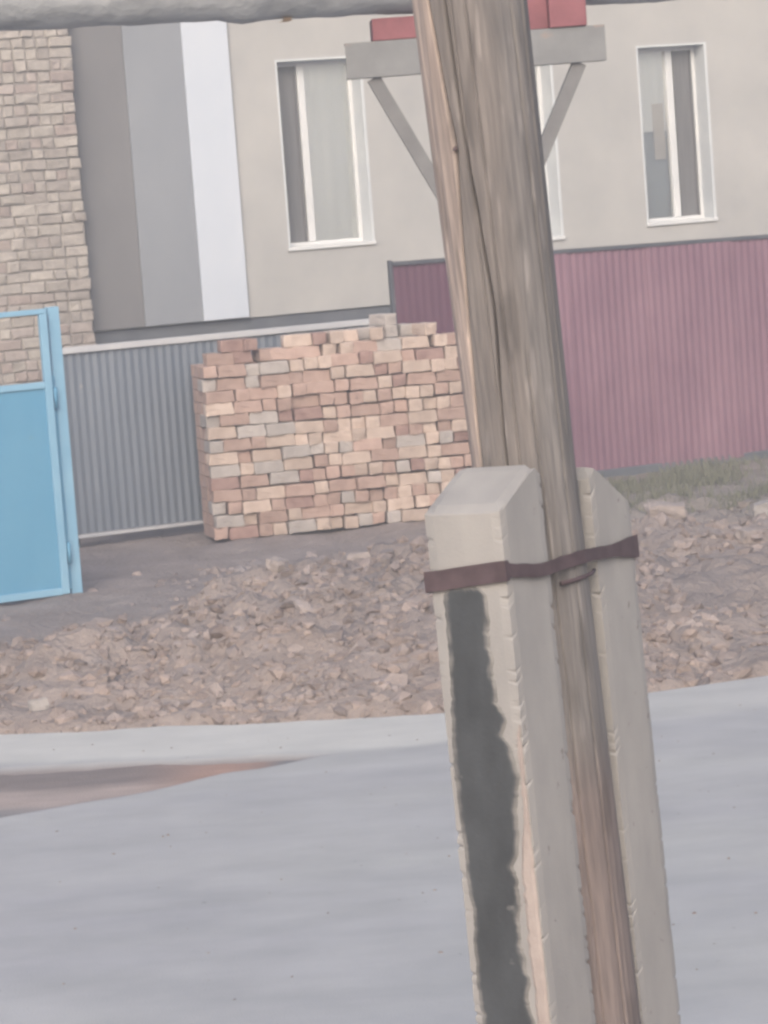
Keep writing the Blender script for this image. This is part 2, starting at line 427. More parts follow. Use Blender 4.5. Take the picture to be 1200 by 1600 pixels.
# dry grass under the maroon fence
verts, faces = [], []
n = 0
while n < 9000:
    x = rng.uniform(1.2, 6); y = rng.uniform(26.6, 32.4)
    fy = 30.73 + (x - 2.31) * .466
    if y > fy - .12: continue
    if rng.random() > sstep(26.6, 28, y) * sstep(-.25, .35, fbm(x * .9, y * .6, 11)) + .04: continue
    z = height(x, y); hh = rng.uniform(.03, .11); a = rng.uniform(0, 3.14); w = .006
    dx, dy = math.cos(a) * w, math.sin(a) * w
    lx, ly = rng.uniform(-.04, .04), rng.uniform(-.04, .04)
    b0 = len(verts)
    verts += [(x - dx, y - dy, z - .01), (x + dx, y + dy, z - .01), (x + lx * .5 + dx * .7, y + ly * .5, z + hh * .6), (x + lx, y + ly, z + hh)]
    faces.append((b0, b0 + 1, b0 + 2, b0 + 3)); n += 1
me = bpy.data.meshes.new('grass'); me.from_pydata(verts, [], faces); me.materials.append(M['weed'])
o = bpy.data.objects.new('grass', me); S.collection.objects.link(o)
tag(o, 'short dry greyish green grass below the maroon fence', 'grass', kind='stuff')

# ------------------------------------------------------------------ property line frame: everything here runs at 25 degrees
YAW = R(25)
# house; local x along the wall, local -y towards the street
house = empty('plastered_house', (0, 33.3, 0), YAW, label='cream plastered house with white windows and grey painted bands behind the fences', cat='house')
WIN = [(-.83, .10, 2.37, 4.27, 'dark_left'), (1.46, 2.33, 2.25, 4.24, 'dark_left'), (3.41, 4.24, 2.31, 4.2, 'dark_right')]
X0, X1, Z0, Z1 = -3.06, 9.5, 1.70, 5.4
xs = sorted(set([X0, X1] + [w[0] for w in WIN] + [w[1] for w in WIN])); zs = sorted(set([Z0, Z1] + [w[2] for w in WIN] + [w[3] for w in WIN]))
bm = bmesh.new()
def inwin(x, z): return any(w[0] < x < w[1] and w[2] < z < w[3] for w in WIN)
for a, b in zip(xs, xs[1:]):
    for c, d2 in zip(zs, zs[1:]):
        if not inwin((a + b) / 2, (c + d2) / 2):
            bm.faces.new([bm.verts.new(p) for p in ((a, 0, c), (b, 0, c), (b, 0, d2), (a, 0, d2))])
box(bm, X0, X0 + .3, .01, 7, Z0, Z1); box(bm, X1 - .3, X1, .01, 7, Z0, Z1); box(bm, X0, X1, 7.01, 7.3, Z0, Z1)
link('wall', bm, M['plaster'], house)
bm = bmesh.new(); box(bm, X0, X1, .03, 7.2, 0, Z0 - .002); link('plinth', bm, M['plinth'], house)
bm = bmesh.new()
vs = [bm.verts.new(p) for p in ((X0 - .4, -.55, Z1), (X1 + .4, -.55, Z1), (X1 + .4, 7.85, Z1), (X0 - .4, 7.85, Z1), (X0 + 2, 3.6, Z1 + 1.7), (X1 - 2, 3.6, Z1 + 1.7))]
for f in ((0, 1, 5, 4), (1, 2, 5), (2, 3, 4, 5), (3, 0, 4), (0, 1, 2, 3)): bm.faces.new([vs[i] for i in f])
link('roof', bm, M['roof'], house)
for (a, b, m, l, th) in ((-3.055, -2.50, 'b_brown', 'brownish grey painted band', .03), (-2.498, -1.87, 'b_grey', 'light grey painted band', .045), (-1.868, -1.37, 'b_white', 'bluish white painted band', .06)):
    bm = bmesh.new(); box(bm, a, b, -th, -.001, Z0 + .01, Z1 - .02, .004)
    o = link('painted_band', bm, M[m], house); o['label'] = l
for (a, b, c, d2, kind) in WIN:
    wn = empty('window', ((a + b) / 2, 0, c)); wn.parent = house
    w = (b - a) / 2; h_ = d2 - c; D = .30
    bm = bmesh.new()           # reveal: four thin slabs lining the opening, with a narrow painted lip on the wall face
    box(bm, w - .002, w + .03, -.006, D, -.02, h_ + .02); box(bm, -w - .02, -w + .002, -.006, D, -.02, h_ + .02)
    box(bm, -w + .002, w - .002, -.006, D, h_ - .002, h_ + .02); box(bm, -w + .002, w - .002, -.006, D, -.02, .002)
    if kind == 'dark_right': pass
    link('reveal', bm, M['reveal'], wn)
    F = .046; y0, y1 = D - .10, D - .03
    mx = (-w + .34) if kind == 'dark_left' else (w - .34)
    bm = bmesh.new()
    box(bm, -w + .003, w - .003, y0, y1, h_ - F - .003, h_ - .003, .006); box(bm, -w + .003, w - .003, y0, y1, .003, F, .006)
    box(bm, -w + .003, -w + F, y0 + .001, y1, F, h_ - F, .006); box(bm, w - F, w - .003, y0 + .001, y1, F, h_ - F, .006)
    box(bm, mx - .04, mx + .04, y0 - .012, y1, F, h_ - F, .006)
    link('frame', bm, M['pvc'], wn)
    bm = bmesh.new(); box(bm, -w - .03, w + .03, -.03, y0 - .002, -.03, .006, .004); link('sill', bm, M['pvc'], wn)
    s0, s1 = (-w + F, mx - .045) if kind == 'dark_left' else (mx + .045, w - F)
    l0, l1 = (mx + .045, w - F) if kind == 'dark_left' else (-w + F, mx - .045)
    bm = bmesh.new()
    box(bm, s0, s1, y0 + .01, y0 + .02, F, h_ - F)
    for q in (s0 + .01, s1 - .03): box(bm, q, q + .02, y0 - .004, y0 + .009, F, h_ - F)
    o = link('mosquito_net', bm, M['net'], wn)
    bm = bmesh.new(); bm.faces.new([bm.verts.new(p) for p in ((l0, y0 + .03, F), (l1, y0 + .03, F), (l1, y0 + .03, h_ - F), (l0, y0 + .03, h_ - F))]); link('pane', bm, M['glass'], wn)
    bm = bmesh.new()
    zc = F if kind == 'dark_left' else h_ * .52
    nn = 40; top = h_ - F; r0 = []
    for i in range(nn + 1):
        x = l0 - .02 + (l1 - l0 + .04) * i / nn; yy = y0 + .05 + .005 * math.sin(i * .55)
        r0.append((bm.verts.new((x, yy, zc)), bm.verts.new((x, yy, top))))
    for p, q in zip(r0, r0[1:]): bm.faces.new((p[0], q[0], q[1], p[1]))
    link('curtain', bm, M['curtain'], wn, smooth=True)
    if kind == 'dark_right':
        bm = bmesh.new(); box(bm, l1 - .17, l1 - .03, y0 + .038, y0 + .048, h_ * .36, h_ * .68, .004); link('cream_reflection', bm, M['cream'], wn)  # added cream box standing in for a pale reflection in the pane
    bm = bmesh.new(); box(bm, -w, w, y0 + .11, y0 + .12, 0, h_); link('dim_interior', bm, M['inside'], wn)
# rough brick building on the left
bb = empty('brick_building', (-3.5 + .82 * math.cos(YAW), 31.5 + .82 * math.sin(YAW), 0), YAW, label='rough sand coloured brick building at the left border behind the blue gate', cat='building')
M['bwall'] = mat('rough_brick', (.78, .78, .78), (1.1, 1.1, 1.1), (11, 11, 11), .95, .8, 50, .012, .3, .7, attr='tint')
M['mortar'] = mat('mortar', (.22, .205, .195), (.28, .26, .25), (8, 8, 8), 1, .8, 40, .01)
rb = random.Random(11)
verts, faces, tints = [], [], []
def rough_box(x0, x1, y0, y1, z0, z1, col, j=.008):
    b = len(verts)
    g = .012
    pts = []
    # front face with rounded rim (2 rings) and sides
    for (ix, iz) in ((0, 0), (1, 0), (1, 1), (0, 1)):
        pts.append((x0 if ix == 0 else x1, y1, z0 if iz == 0 else z1))
    for (ix, iz) in ((0, 0), (1, 0), (1, 1), (0, 1)):
        pts.append(((x0 if ix == 0 else x1) + rb.uniform(-j, j), y0 + g, (z0 if iz == 0 else z1) + rb.uniform(-j, j)))
    for (ix, iz) in ((0, 0), (1, 0), (1, 1), (0, 1)):
        pts.append(((x0 + g if ix == 0 else x1 - g) + rb.uniform(-j, j), y0 + rb.uniform(-j, j), (z0 + g if iz == 0 else z1 - g) + rb.uniform(-j, j)))
    verts.extend(pts); tints.extend([col] * 12)
    for k in range(4):
        n_ = (k + 1) % 4
        faces.append((b + k, b + n_, b + 4 + n_, b + 4 + k)); faces.append((b + 4 + k, b + 4 + n_, b + 8 + n_, b + 8 + k))
    faces.append((b + 8, b + 9, b + 10, b + 11))
def bcol(z):
    pal = [(.37, .34, .315), (.335, .305, .285), (.40, .37, .34), (.34, .29, .272), (.35, .31, .292)]
    wts = [4, 3, 3, 1.2, 1.2] if z > 1.75 else [2, 1, 3, 3, 3]
    if 3.45 < z < 4.35: wts = [3, 3, 2, 3, 2.4]
    c = rb.choices(pal, wts)[0]; v = rb.uniform(.88, 1.1); return tuple(q * v for q in c)
z = .0; row = 0
while z < 5.2:
    ch = .108 + rb.uniform(-.008, .008)
    x = rb.uniform(-.12, 0)
    first = True; x = -rb.uniform(0, .035)
    while x > -5:
        L_ = rb.choice([.12, .125, .13, .24, .245]) if (row % 3) else rb.choice([.12, .125, .13, .13, .25])
        rough_box(x - L_ + .012, x, -.10 - rb.uniform(-.012, .014), .05, z + .012 + .01 * fbm(x, z), z + ch + .01 * fbm(x, z + ch), bcol(z))
        x -= L_
    z += ch; row += 1
me = bpy.data.meshes.new('brick_wall'); me.from_pydata(verts, [], faces); me.materials.append(M['bwall'])
at = me.color_attributes.new('tint', 'FLOAT_COLOR', 'POINT'); fl = []
for c in tints: fl.extend((*c, 1))
at.data.foreach_set('color', fl)
o = bpy.data.objects.new('brick_wall', me); S.collection.objects.link(o); o.parent = bb
bm = bmesh.new(); box(bm, -5.2, -.02, -.08, 6, 0, 5.2); link('mortar_core', bm, M['mortar'], bb)
bm = bmesh.new(); box(bm, -5.5, .02, -.3, 6.3, 5.2, 5.32); link('roof', bm, M['roof'], bb)

# ---- corrugated sheet
def sheet(bm, x0, x1, z0, z1, pitch=.08, amp=.012, y=0, wob=0, zs_=5):
    n = int((x1 - x0) / (pitch / 6)); cols = []
    prof = [0, 0, .5, 1, 1, .5]
    for i in range(n + 1):
        x = x0 + (x1 - x0) * i / n
        ph = prof[i % 6] * amp
        cols.append([bm.verts.new((x, y - ph + wob * fbm(x * 1.3, z0 + (z1 - z0) * k / zs_, 3), z0 + (z1 - z0) * k / zs_)) for k in range(zs_ + 1)])
    for a, b in zip(cols, cols[1:]):
        for k in range(zs_): bm.faces.new((a[k], b[k], b[k + 1], a[k + 1]))

FX, FY = -2.70, 27.80
gf = empty('corrugated_fence', (FX, FY, 0), YAW, label='low grey corrugated metal fence between blue gate and brick stack', cat='fence')
bm = bmesh.new(); sheet(bm, -.02, 3.17, .12, 1.70, .076, .009, 0, .012); link('corrugated_sheet', bm, M['greysheet'], gf)
bm = bmesh.new(); box(bm, -.02, 3.18, -.04, .03, 1.70, 1.755, .006); link('top_rail', bm, M['rail'], gf)
bm = bmesh.new(); box(bm, -.02, 3.18, -.03, .015, .085, .115, .005); link('bottom_rail', bm, M['rail'], gf)
for x in (.02, 1.55, 3.1):
    bm = bmesh.new(); box(bm, x - .03, x + .03, .032, .09, -.2, 1.7); link('post', bm, M['darkrail'], gf)

mf = empty('maroon_fence', (2.31, 30.73, 0), YAW, label='tall maroon corrugated metal fence right of the brick stack', cat='fence')
bnds = [-2.27, -1.37, -.47, .42, 1.36, 2.3, 3.24, 4.2]
for i, (a, b) in enumerate(zip(bnds, bnds[1:])):
    bm = bmesh.new(); sheet(bm, a, b + .02, .03 if i > 1 else .0, 2.20 - .012 * i, .078, .007 if i else .003, -.016 * (i % 2), .016)
    o = link('corrugated_sheet', bm, M['maroon2'] if i == 0 else M['maroon'], mf)
    if i == 0: o['label'] = 'darker flatter purple panel at the left end'
bm = bmesh.new()
vs = box(bm, -2.28, 4.22, -.03, .03, 2.2, 2.235)
for v in vs: v.co.z -= .012 * (v.co.x + 2.28) / .93
link('top_rail', bm, M['darkrail'], mf)
bm = bmesh.new(); box(bm, -2.315, -2.28, -.02, .03, -.1, 2.25, .004); link('corner_post', bm, M['darkrail'], mf)
bm = bmesh.new(); box(bm, -2.26, 4.2, -.02, .10, -.2, .07, .01); link('footing', bm, M['plinth'], mf)

# ---- blue gate
gate = empty('blue_gate', (-2.97, 24.22, 0), YAW, label='light blue sheet metal gate with open framed top at the left border', cat='gate')
bm = bmesh.new(); box(bm, -1.6, .50, -.004, .004, .06, 1.62); link('sheet_panel', bm, M['blue'], gate)
bm = bmesh.new()
box(bm, -1.6, .555, -.025, .02, 2.175, 2.215, .004)
box(bm, -1.6, .50, -.022, .02, 1.61, 1.66, .004)
box(bm, .50, .56, -.024, .022, .02, 2.174, .004)
box(bm, -1.6, .50, -.02, .018, .015, .07, .004)
box(bm, -1.655, -1.602, -.024, .022, .02, 2.2, .004)
link('frame', bm, M['bluelt'], gate)
gp = bmesh.new(); box(gp, .60, .69, .05, .14, -.1, 2.22, .006); link('gate_post', gp, M['bluelt'], gate)
bm = bmesh.new(); box(bm, .562, .598, .03, .06, .05, 1.7); link('stop_strip', bm, M['blue'], gate)
for z in (1.45, .25):
    bm = bmesh.new(); tube(bm, [(.585, .0, z), (.585, .0, z + .16)], .016, 12); link('hinge', bm, M['blue'], gate, True)

# ------------------------------------------------------------------ brick stack: every brick a thing
SY = R(13); SX0, SY0 = -1.46, 27.46
su = Vector((math.cos(SY), math.sin(SY), 0)); sn = Vector((-math.sin(SY), math.cos(SY), 0))
def brick_mesh(L_, D_, H_, seed):
    b = bmesh.new(); bmesh.ops.create_cube(b, size=1)
    for v in b.verts: v.co = Vector((v.co.x * L_, v.co.y * D_, v.co.z * H_))
    bmesh.ops.bevel(b, geom=b.edges[:], offset=.011, segments=2, affect='EDGES', profile=.6)
    bmesh.ops.subdivide_edges(b, edges=[e for e in b.edges if e.calc_length() > .05], cuts=2, use_grid_fill=True)
    for v in b.verts:
        q = v.co * 14 + Vector((seed * 5.3, 0, 0))
        v.co += v.co.normalized() * .013 * noise.noise(q) + Vector((.003 * noise.noise(q * 2), .003 * noise.noise(q * 2 + Vector((9, 0, 0))), 0))
    me = bpy.data.meshes.new('brick'); b.to_mesh(me); b.free()
    me.materials.append(bricks[0][1])
    return me
LB, WB, HB = .25, .12, .104
stretch = [brick_mesh(LB, WB, HB, i) for i in range(5)]
head = [brick_mesh(WB, LB, HB, i + 9) for i in range(5)]
upright = [brick_mesh(.066, LB, .125, i + 20) for i in range(2)]
rs = random.Random(21)
ORD = ['first', 'second', 'third', 'fourth', 'fifth', 'sixth', 'seventh', 'eighth', 'ninth', 'tenth', 'eleventh', 'twelfth', 'thirteenth',
       'fourteenth', 'fifteenth', 'sixteenth', 'seventeenth', 'eighteenth', 'nineteenth', 'twentieth', 'twenty-first', 'twenty-second']
PITCH = .1075; WID = 2.62; NC = 14
CW = [bricks]
def cpick(s, c):
    n_ = fbm(s * 1.4, c * .25, 6)
    w = [4 + 3 * (s > 1.0) + (c < 6) * (s > 1.1) * 3, 4.5, .7 + 2.2 * (s < .6), .9 + (s < .7) * .6]
    if c >= 10 and s < 1.5: w[1] += 3.5
    if n_ > .25: w[3] += 2.2
    return rs.choices([0, 1, 2, 3], w)[0]
def put(me, s, dep, z, ci, label, rz=0, tilt=0):
    o = bpy.data.objects.new('brick', me); S.collection.objects.link(o)
    p = Vector((SX0, SY0, 0)) + su * s + sn * dep
    o.location = (p.x, p.y, z); o.rotation_euler = (0, tilt, SY + rz)
    o.material_slots[0].link = 'OBJECT'; o.material_slots[0].material = bricks[ci][1]
    tag(o, label, 'brick', 'loose bricks of the big stack'); return o
for c in range(NC):
    z = .015 + c * PITCH + HB / 2
    s = rs.uniform(-.012, .015); k = 0
    lim = WID
    while s < lim:
        if s < .6: st = rs.random() < .62
        else: st = rs.random() < (.5 if (c + int(s * 2)) % 2 else .28) * (1 if c > 4 or s < 1.2 else .4)
        L_ = LB if st else WB
        if s + L_ > lim + .06: break
        ci = cpick(s, c)
        pal = bricks[ci][0]
        dep = (WB / 2 if st else LB / 2) + rs.uniform(-.022, .02)
        if rs.random() < .12: dep += rs.choice([-.03, .035, .05])
        zz = z + .022 * fbm(s * 1.2, c * .3, 1) + rs.uniform(-.002, .002)
        lab = f"{pal} brick, {'lengthwise' if st else 'short end out'}, {ORD[k]} from left in the stack's {ORD[c]} course up"
        put(rs.choice(stretch if st else head), s + L_ / 2, dep, zz, ci, lab, rs.uniform(-.06, .06), rs.uniform(-.035, .035))
        s += L_ + rs.uniform(.001, .012); k += 1
# loose heap on top
ztop = .015 + NC * PITCH
TOP = [  # s, level, kind, colour, yaw, depth, words
    (.16, 0, 's', 1, .10, .08, 'left shoulder of the heap on top'), (.33, 0, 's', 3, -.1, .10, 'base of the left peak on top'), (.56, 0, 'h', 1, .1, .14, 'right foot of the left peak on top'),
    (.30, 1, 's', 3, .12, .10, 'under the highest of the left peak'), (.42, 1, 'h', 3, .2, .13, 'right brick of the left peak crest'), 
    (.72, 0, 's', 1, .05, .08, 'dip between the two peaks on top'), (.93, 0, 's', 1, -.05, .09, 'left foot of the middle peak on top'), (1.12, 0, 'h', 0, .1, .13, 'middle of the middle peak on top'),
    (.86, 1, 's', 0, .08, .10, 'left end of the middle peak crest'), (1.06, 1, 'h', 3, -.1, .12, 'short end in the middle peak crest'), (1.18, 1, 'h', 0, .2, .12, 'right end of the middle peak crest'),
    (1.27, 0, 'h', 0, .15, .13, 'right slope of the middle peak'), (1.44, 0, 's', 1, .1, .10, 'top edge right of the middle peak'), (1.66, 0, 's', 2, -.15, .10, 'grey one below the grey pair on top'),
    (1.9, 0, 's', 0, .08, .09, 'long pale one on the right part of the top'), (2.12, 0, 'h', 0, .1, .13, 'right part of the top beside the wooden pole'), (2.3, 0, 's', 1, .05, .09, 'right end of the top behind the pole'),
    (.62, 0, 's', 0, .2, .20, 'top just right of the left peak, set back'), (1.30, 1, 's', 0, -.25, .16, 'right shoulder of the middle peak crest'), 
    (2.02, 1, 'h', 0, .3, .16, 'top standing proud beside the wooden pole'), (1.60, 1, 'h', 0, -.3, .14, 'top in front of the grey crest'),
    (1.42, 0, 's', 2, .1, .33, 'behind the top edge, second row'), (1.62, 0, 's', 2, .1, .35, 'second row below the grey crest'), (1.86, 0, 's', 2, -.1, .35, 'second row right of centre'),
    (1.50, 1, 's', 2, .15, .33, 'left of the grey crest against the maroon panel'), (1.72, 1, 'h', 2, .2, .34, 'middle of the grey crest before the maroon panel'), (1.88, 1, 'h', 2, .1, .36, 'right end of the grey crest before the maroon panel'),
    (1.70, 2, 'h', 2, .4, .34, 'very top of the grey crest'),
]
for (s, lv, kd, ci, rz, dep, words) in TOP:
    zz = ztop + lv * .104 + HB / 2 - .004
    p = put(rs.choice(stretch if kd == 's' else head), s, dep + .02, zz, ci, f"{bricks[ci][0]} brick at the {words}" if words.startswith(('left', 'right', 'base', 'crown', 'dip', 'middle', 'top', 'very')) else f"{bricks[ci][0]} brick, {words}", rz, rs.uniform(-.04, .04))
# hidden heart of the stack
bm = bmesh.new()
for c in range(NC):
    z = .015 + c * PITCH
    s = .0
    dep0 = .262
    while s < WID - .1:
        L_ = LB if (c % 2) else WB
        for q in range(3):
            w_ = .12
            b0 = box(bm, s + .003, s + L_ - .004, dep0 + q * .122, dep0 + q * .122 + .117, z, z + HB - .003)
            for v in b0: v.co += Vector((.002 * ((c * 7 + q) % 3), 0, 0))
        s += L_ + .004
# second layer directly behind lengthwise bricks
    s = .01
    while s < WID - .2:
        box(bm, s, s + .24, .158, .258, z + .004, z + HB - .006); s += .25
o = link('bricks', bm, bricks[1][1]); o.location = (SX0, SY0, 0); o.rotation_euler = (0, 0, SY)
tag(o, 'hidden inner and rear bricks of the big loose stack', 'bricks', 'loose bricks of the big stack', 'stuff')
# ------------------------------------------------------------------ pipe and its support
PY = 16.5
sup = empty('pipe_support', (.643, PY, -.1), R(2), label='grey steel support with red saddles behind the wooden pole carrying the overhead pipe', cat='pipe support')
def sub(name, fn, m, smooth=False):
    b = bmesh.new(); fn(b); return link(name, b, M[m], sup, smooth)
sub('post', lambda b: box(b, -.05, .05, .0, .1, 0, 3.617, .004), 'channel')
def chan(b):
    box(b, -.665, .665, -.03, -.022, 3.62, 3.80); box(b, -.665, .665, -.021, .12, 3.792, 3.80); box(b, -.665, .665, -.021, .12, 3.62, 3.628)
sub('crossarm', chan, 'channel')
def brace(sx):
    def f(b):
        p0 = Vector((sx * .53, .03, 3.617)); p1 = Vector((sx * .05, .03, 2.66)); t = (p1 - p0).normalized(); s = Vector((0, 1, 0)); w = t.cross(s)
        for (a0, a1, c0, c1) in ((-.035, .035, -.03, -.022), (-.035, -.027, -.0215, .05)):
            vs = [b.verts.new(p + w * a + s * c) for p in (p0, p1) for (a, c) in ((a0, c0), (a1, c0), (a1, c1), (a0, c1))]
            for q in ((0, 1, 2, 3), (7, 6, 5, 4), (0, 4, 5, 1), (1, 5, 6, 2), (2, 6, 7, 3), (3, 7, 4, 0)): b.faces.new([vs[i] for i in q])
    return f
sub('brace', brace(-1), 'strut'); sub('brace', brace(1), 'strut')
sub('saddle', lambda b: box(b, -.52, -.22, -.02, .26, 3.802, 3.915, .005), 'red')
sub('saddle', lambda b: (box(b, .385, .575, -.05, .26, 3.802, 4.02, .005), box(b, .27, .384, .02, .24, 3.802, 4.0, .005)), 'red')
pr = bmesh.new()
pyaw = R(15); pts = []; rr = []
RP = .215
for i in range(241):
    t = -7 + 14 * i / 240
    pts.append((t, .012 * fbm(t * .9, 1), RP + .006 * fbm(t * .8, 5)))
    wrap = .006 * (1 if (i % 12) < 2 else 0)
    rr.append(RP + wrap + .012 * fbm(t * 2.6, 8) + .02 * math.exp(-((t + 1.16) / .09) ** 2))
tube(pr, pts, rr, 28)
for v in pr.verts: v.co += (v.co - Vector((v.co.x, 0, RP))) * .05 * fbm(v.co.x * 4, v.co.y * 6, v.co.z * 6)
pipe = empty('overhead_pipe', (.60, PY + .11, 3.83), pyaw, label='thick grey wrapped insulated pipe running overhead across the top', cat='pipe')
pipe.rotation_euler = (0, R(.9), pyaw)
link('insulated_pipe', pr, M['pipe'], pipe, True)
bm = bmesh.new()
for k in range(5):
    a0, a1 = R(-112 + k * 7), R(-105 + k * 7); rr_ = RP + .018
    bm.faces.new([bm.verts.new((x, math.cos(a) * rr_, RP + math.sin(a) * rr_)) for (x, a) in ((-.97, a0), (-.93 + .01 * (k % 2), a0), (-.93 + .01 * (k % 2), a1), (-.97, a1))])
bmesh.ops.remove_doubles(bm, verts=bm.verts, dist=.0005)
link('foam_patch', bm, M['yellow'], pipe, True)

# ------------------------------------------------------------------ utility pole with two concrete stubs
TH = R(30); LEAN = Matrix.Rotation(-.030, 4, 'Y')
ca_ = Vector((-math.cos(TH), math.sin(TH), 0)); cb_ = Vector((math.sin(TH), math.cos(TH), 0))
pole = empty('utility_pole', (.322, 7.0, 0), 0, label='leaning weathered wooden utility pole strapped between two concrete stubs', cat='utility pole')
# local frame: x along cb_ (depth through the sandwich), y along ca_ (face width), origin at near corner foot
frame = Matrix(((cb_.x, ca_.x, 0, 0), (cb_.y, ca_.y, 0, 0), (0, 0, 1, 0), (0, 0, 0, 1)))
# lean in world, then local
base_m = LEAN @ frame
def to_world(bm):
    for v in bm.verts: v.co = base_m @ v.co
def stub(x0, x1, y0, y1, zs_, za, slope_dir, seed):
    """x0..x1 depth, y0..y1 width; shoulder height zs_, apex za; slope_dir +1: apex at x1 side"""
    bm = bmesh.new(); nx, ny_, nz_ = 8, 8, 330
    def top(x, y):
        t = (x - x0) / (x1 - x0)
        if slope_dir < 0: t = 1 - t
        if t < .84: z = zs_ + (za - zs_) * (t / .84)
        else: z = za - .02 * ((t - .84) / .16) ** 2
        return z
    def P(u, v, w):
        x = x0 + (x1 - x0) * u; y = y0 + (y1 - y0) * v
        zt = top(x, y); z = -.3 + (zt + .3) * w
        tp = 1 + .018 * (2.3 - z)
        cx = (x0 + x1) / 2; cy = (y0 + y1) / 2
        x = cx + (x - cx) * tp; y = cy + (y - cy) * tp
        return Vector((x, y, z))
    grid = {}
    def vert(i, j, k):
        if (i, j, k) not in grid: grid[(i, j, k)] = bm.verts.new(P(i / nx, j / ny_, k / nz_))
        return grid[(i, j, k)]
    for i in range(nx):
        for k in range(nz_):
            for j in (0, ny_): bm.faces.new((vert(i, j, k), vert(i + 1, j, k), vert(i + 1, j, k + 1), vert(i, j, k + 1)))
    for j in range(ny_):
        for k in range(nz_):
            for i in (0, nx): bm.faces.new((vert(i, j, k), vert(i, j + 1, k), vert(i, j + 1, k + 1), vert(i, j, k + 1)))
    for i in range(nx):
        for j in range(ny_):
            for k in (0, nz_): bm.faces.new((vert(i, j, k), vert(i + 1, j, k), vert(i + 1, j + 1, k), vert(i, j + 1, k)))
    cx = (x0 + x1) / 2; cy = (y0 + y1) / 2
    for (i, j, k), v in grid.items():
        edge = (i in (0, nx)) + (j in (0, ny_)) + (k == nz_)
        q = v.co * 9 + Vector((seed, 0, 0))
        out = Vector((v.co.x - cx, v.co.y - cy, 0))
        v.co += out.normalized() * .0015 * noise.noise(q)
        if edge >= 2:
            chip = 2.0 * max(0, noise.noise(Vector((v.co.z * 85, seed * 3.1 + i + j, v.co.y * 20))) - .24)
            v.co -= out.normalized() * (.004 + .011 * chip)
            if k == nz_: v.co.z -= .004 + .008 * chip
    return bm
b1 = stub(.0, .215, .0, .195, 2.262, 2.338, 1, 3.0); to_world(b1)
o = link('concrete_stub', b1, M['concA'], pole); o['label'] = 'nearer stub with the tar patch'
b2 = stub(.455, .66, .0, .195, 2.19, 2.295, -1, 8.0); to_world(b2)
o = link('concrete_stub', b2, M['concA'], pole); o['label'] = 'farther plain stub'
# wooden pole
WC = Vector((.335, .105))
bm = bmesh.new(); n_ = 420; rings = []
ZL = [-.3 + 6.6 * i / 300 for i in range(301)]
C1 = [(-1, 212), (2.4, 212), (2.7, 221), (3.06, 233), (3.4, 220), (3.9, 212), (9, 212)]
C2 = [(-1, 248), (2.4, 248), (2.7, 255), (3.06, 244), (3.4, 241), (9, 238)]
def crack(a, z, a0, w, dp, ph):
    c = a0 + .035 * math.sin(z * 2.1 + ph) + .02 * noise.noise(Vector((z * 3, ph, 0)))
    dd = abs((a - c + math.pi) % (2 * math.pi) - math.pi)
    return -dp * math.exp(-(dd / w) ** 2)
# angle in world xy measured from +x; the camera sits towards -y (270 deg); left limb 180 deg
CR = [(R(262), .022, .006, 2.2, 0, 9), (R(285), .02, .006, 4.0, 0, 2.6), (R(248), .02, .005, 5.0, 0, 9), (R(315), .022, .008, 3.0, 0, 9), (R(330), .02, .005, 1.0, 2.4, 9)]
for z in ZL:
    base_r = .116 + .009 * max(z - 2.3, 0)
    ring = []
    for k in range(n_):
        a = 2 * math.pi * k / n_
        r = base_r * (1 + .03 * math.cos(2 * a + .6) + .018 * noise.noise(Vector((math.cos(a) * 2, math.sin(a) * 2, z * .7))) + .014 * noise.noise(Vector((math.cos(a) * 9, math.sin(a) * 9, z * .8))))
        for CC, ph in ((C1, 0), (C2, 4)):
            c = R(interp(CC, z)) + .018 * noise.noise(Vector((z * 7, ph, 0)))
            if z > 2.2: r -= .032 * math.exp(-((a - c) / (.019 + .008 * noise.noise(Vector((z * 5, ph, 3))))) ** 2)
        for (a0, w, dp, ph, za, zb) in CR:
            if za <= z <= zb: r += crack(a, z, a0, w, dp, ph)
        ring.append(bm.verts.new((r * math.cos(a), r * math.sin(a), z)))
    rings.append(ring)
for a, b in zip(rings, rings[1:]):
    for k in range(n_): bm.faces.new((a[k], a[(k + 1) % n_], b[(k + 1) % n_], b[k]))
bm.faces.new(rings[0]); bm.faces.new(rings[-1])
ctr = frame @ Vector((WC.x, WC.y, 0))
LEANP = Matrix.Translation((ctr.x - .031 * .0, ctr.y, 0)) @ Matrix.Rotation(-.046, 4, 'Y')
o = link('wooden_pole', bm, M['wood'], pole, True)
def wood_tint(co):
    a = math.degrees(math.atan2(co.y, co.x)) % 360
    j = 5 * noise.noise(Vector((co.z * 3, 1, 0)))
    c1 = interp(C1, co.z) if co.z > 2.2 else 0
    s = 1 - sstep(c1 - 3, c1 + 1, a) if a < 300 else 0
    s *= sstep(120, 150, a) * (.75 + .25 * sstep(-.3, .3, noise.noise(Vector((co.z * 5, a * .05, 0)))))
    c = Vector((1, 1, 1)).lerp(Vector((1.95, 1.76, 1.64)), s)  # pale left limb up to the crack: warm side light painted into the tint
    g = sstep(268, 300, a + 3 * j) * .6
    c = c.lerp(Vector((.86, .92, .97)), g)
    if co.z < 2.0:      # reddish weathered patches low on the pole
        c = c.lerp(Vector((.98, .88, .88)), (1 - sstep(1.5, 1.75, co.z)) * .9)
    kn = noise.noise(Vector((co.x * 22, co.y * 22, co.z * 5)))
    c = c * (1 - .28 * sstep(.34, .5, kn)) * (1 + .35 * sstep(.42, .55, noise.noise(Vector((co.x * 60 + 9, co.y * 60, co.z * 9)))))
    return c
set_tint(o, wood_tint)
o.matrix_local = LEANP @ Matrix.Translation((.038, 0, 0))
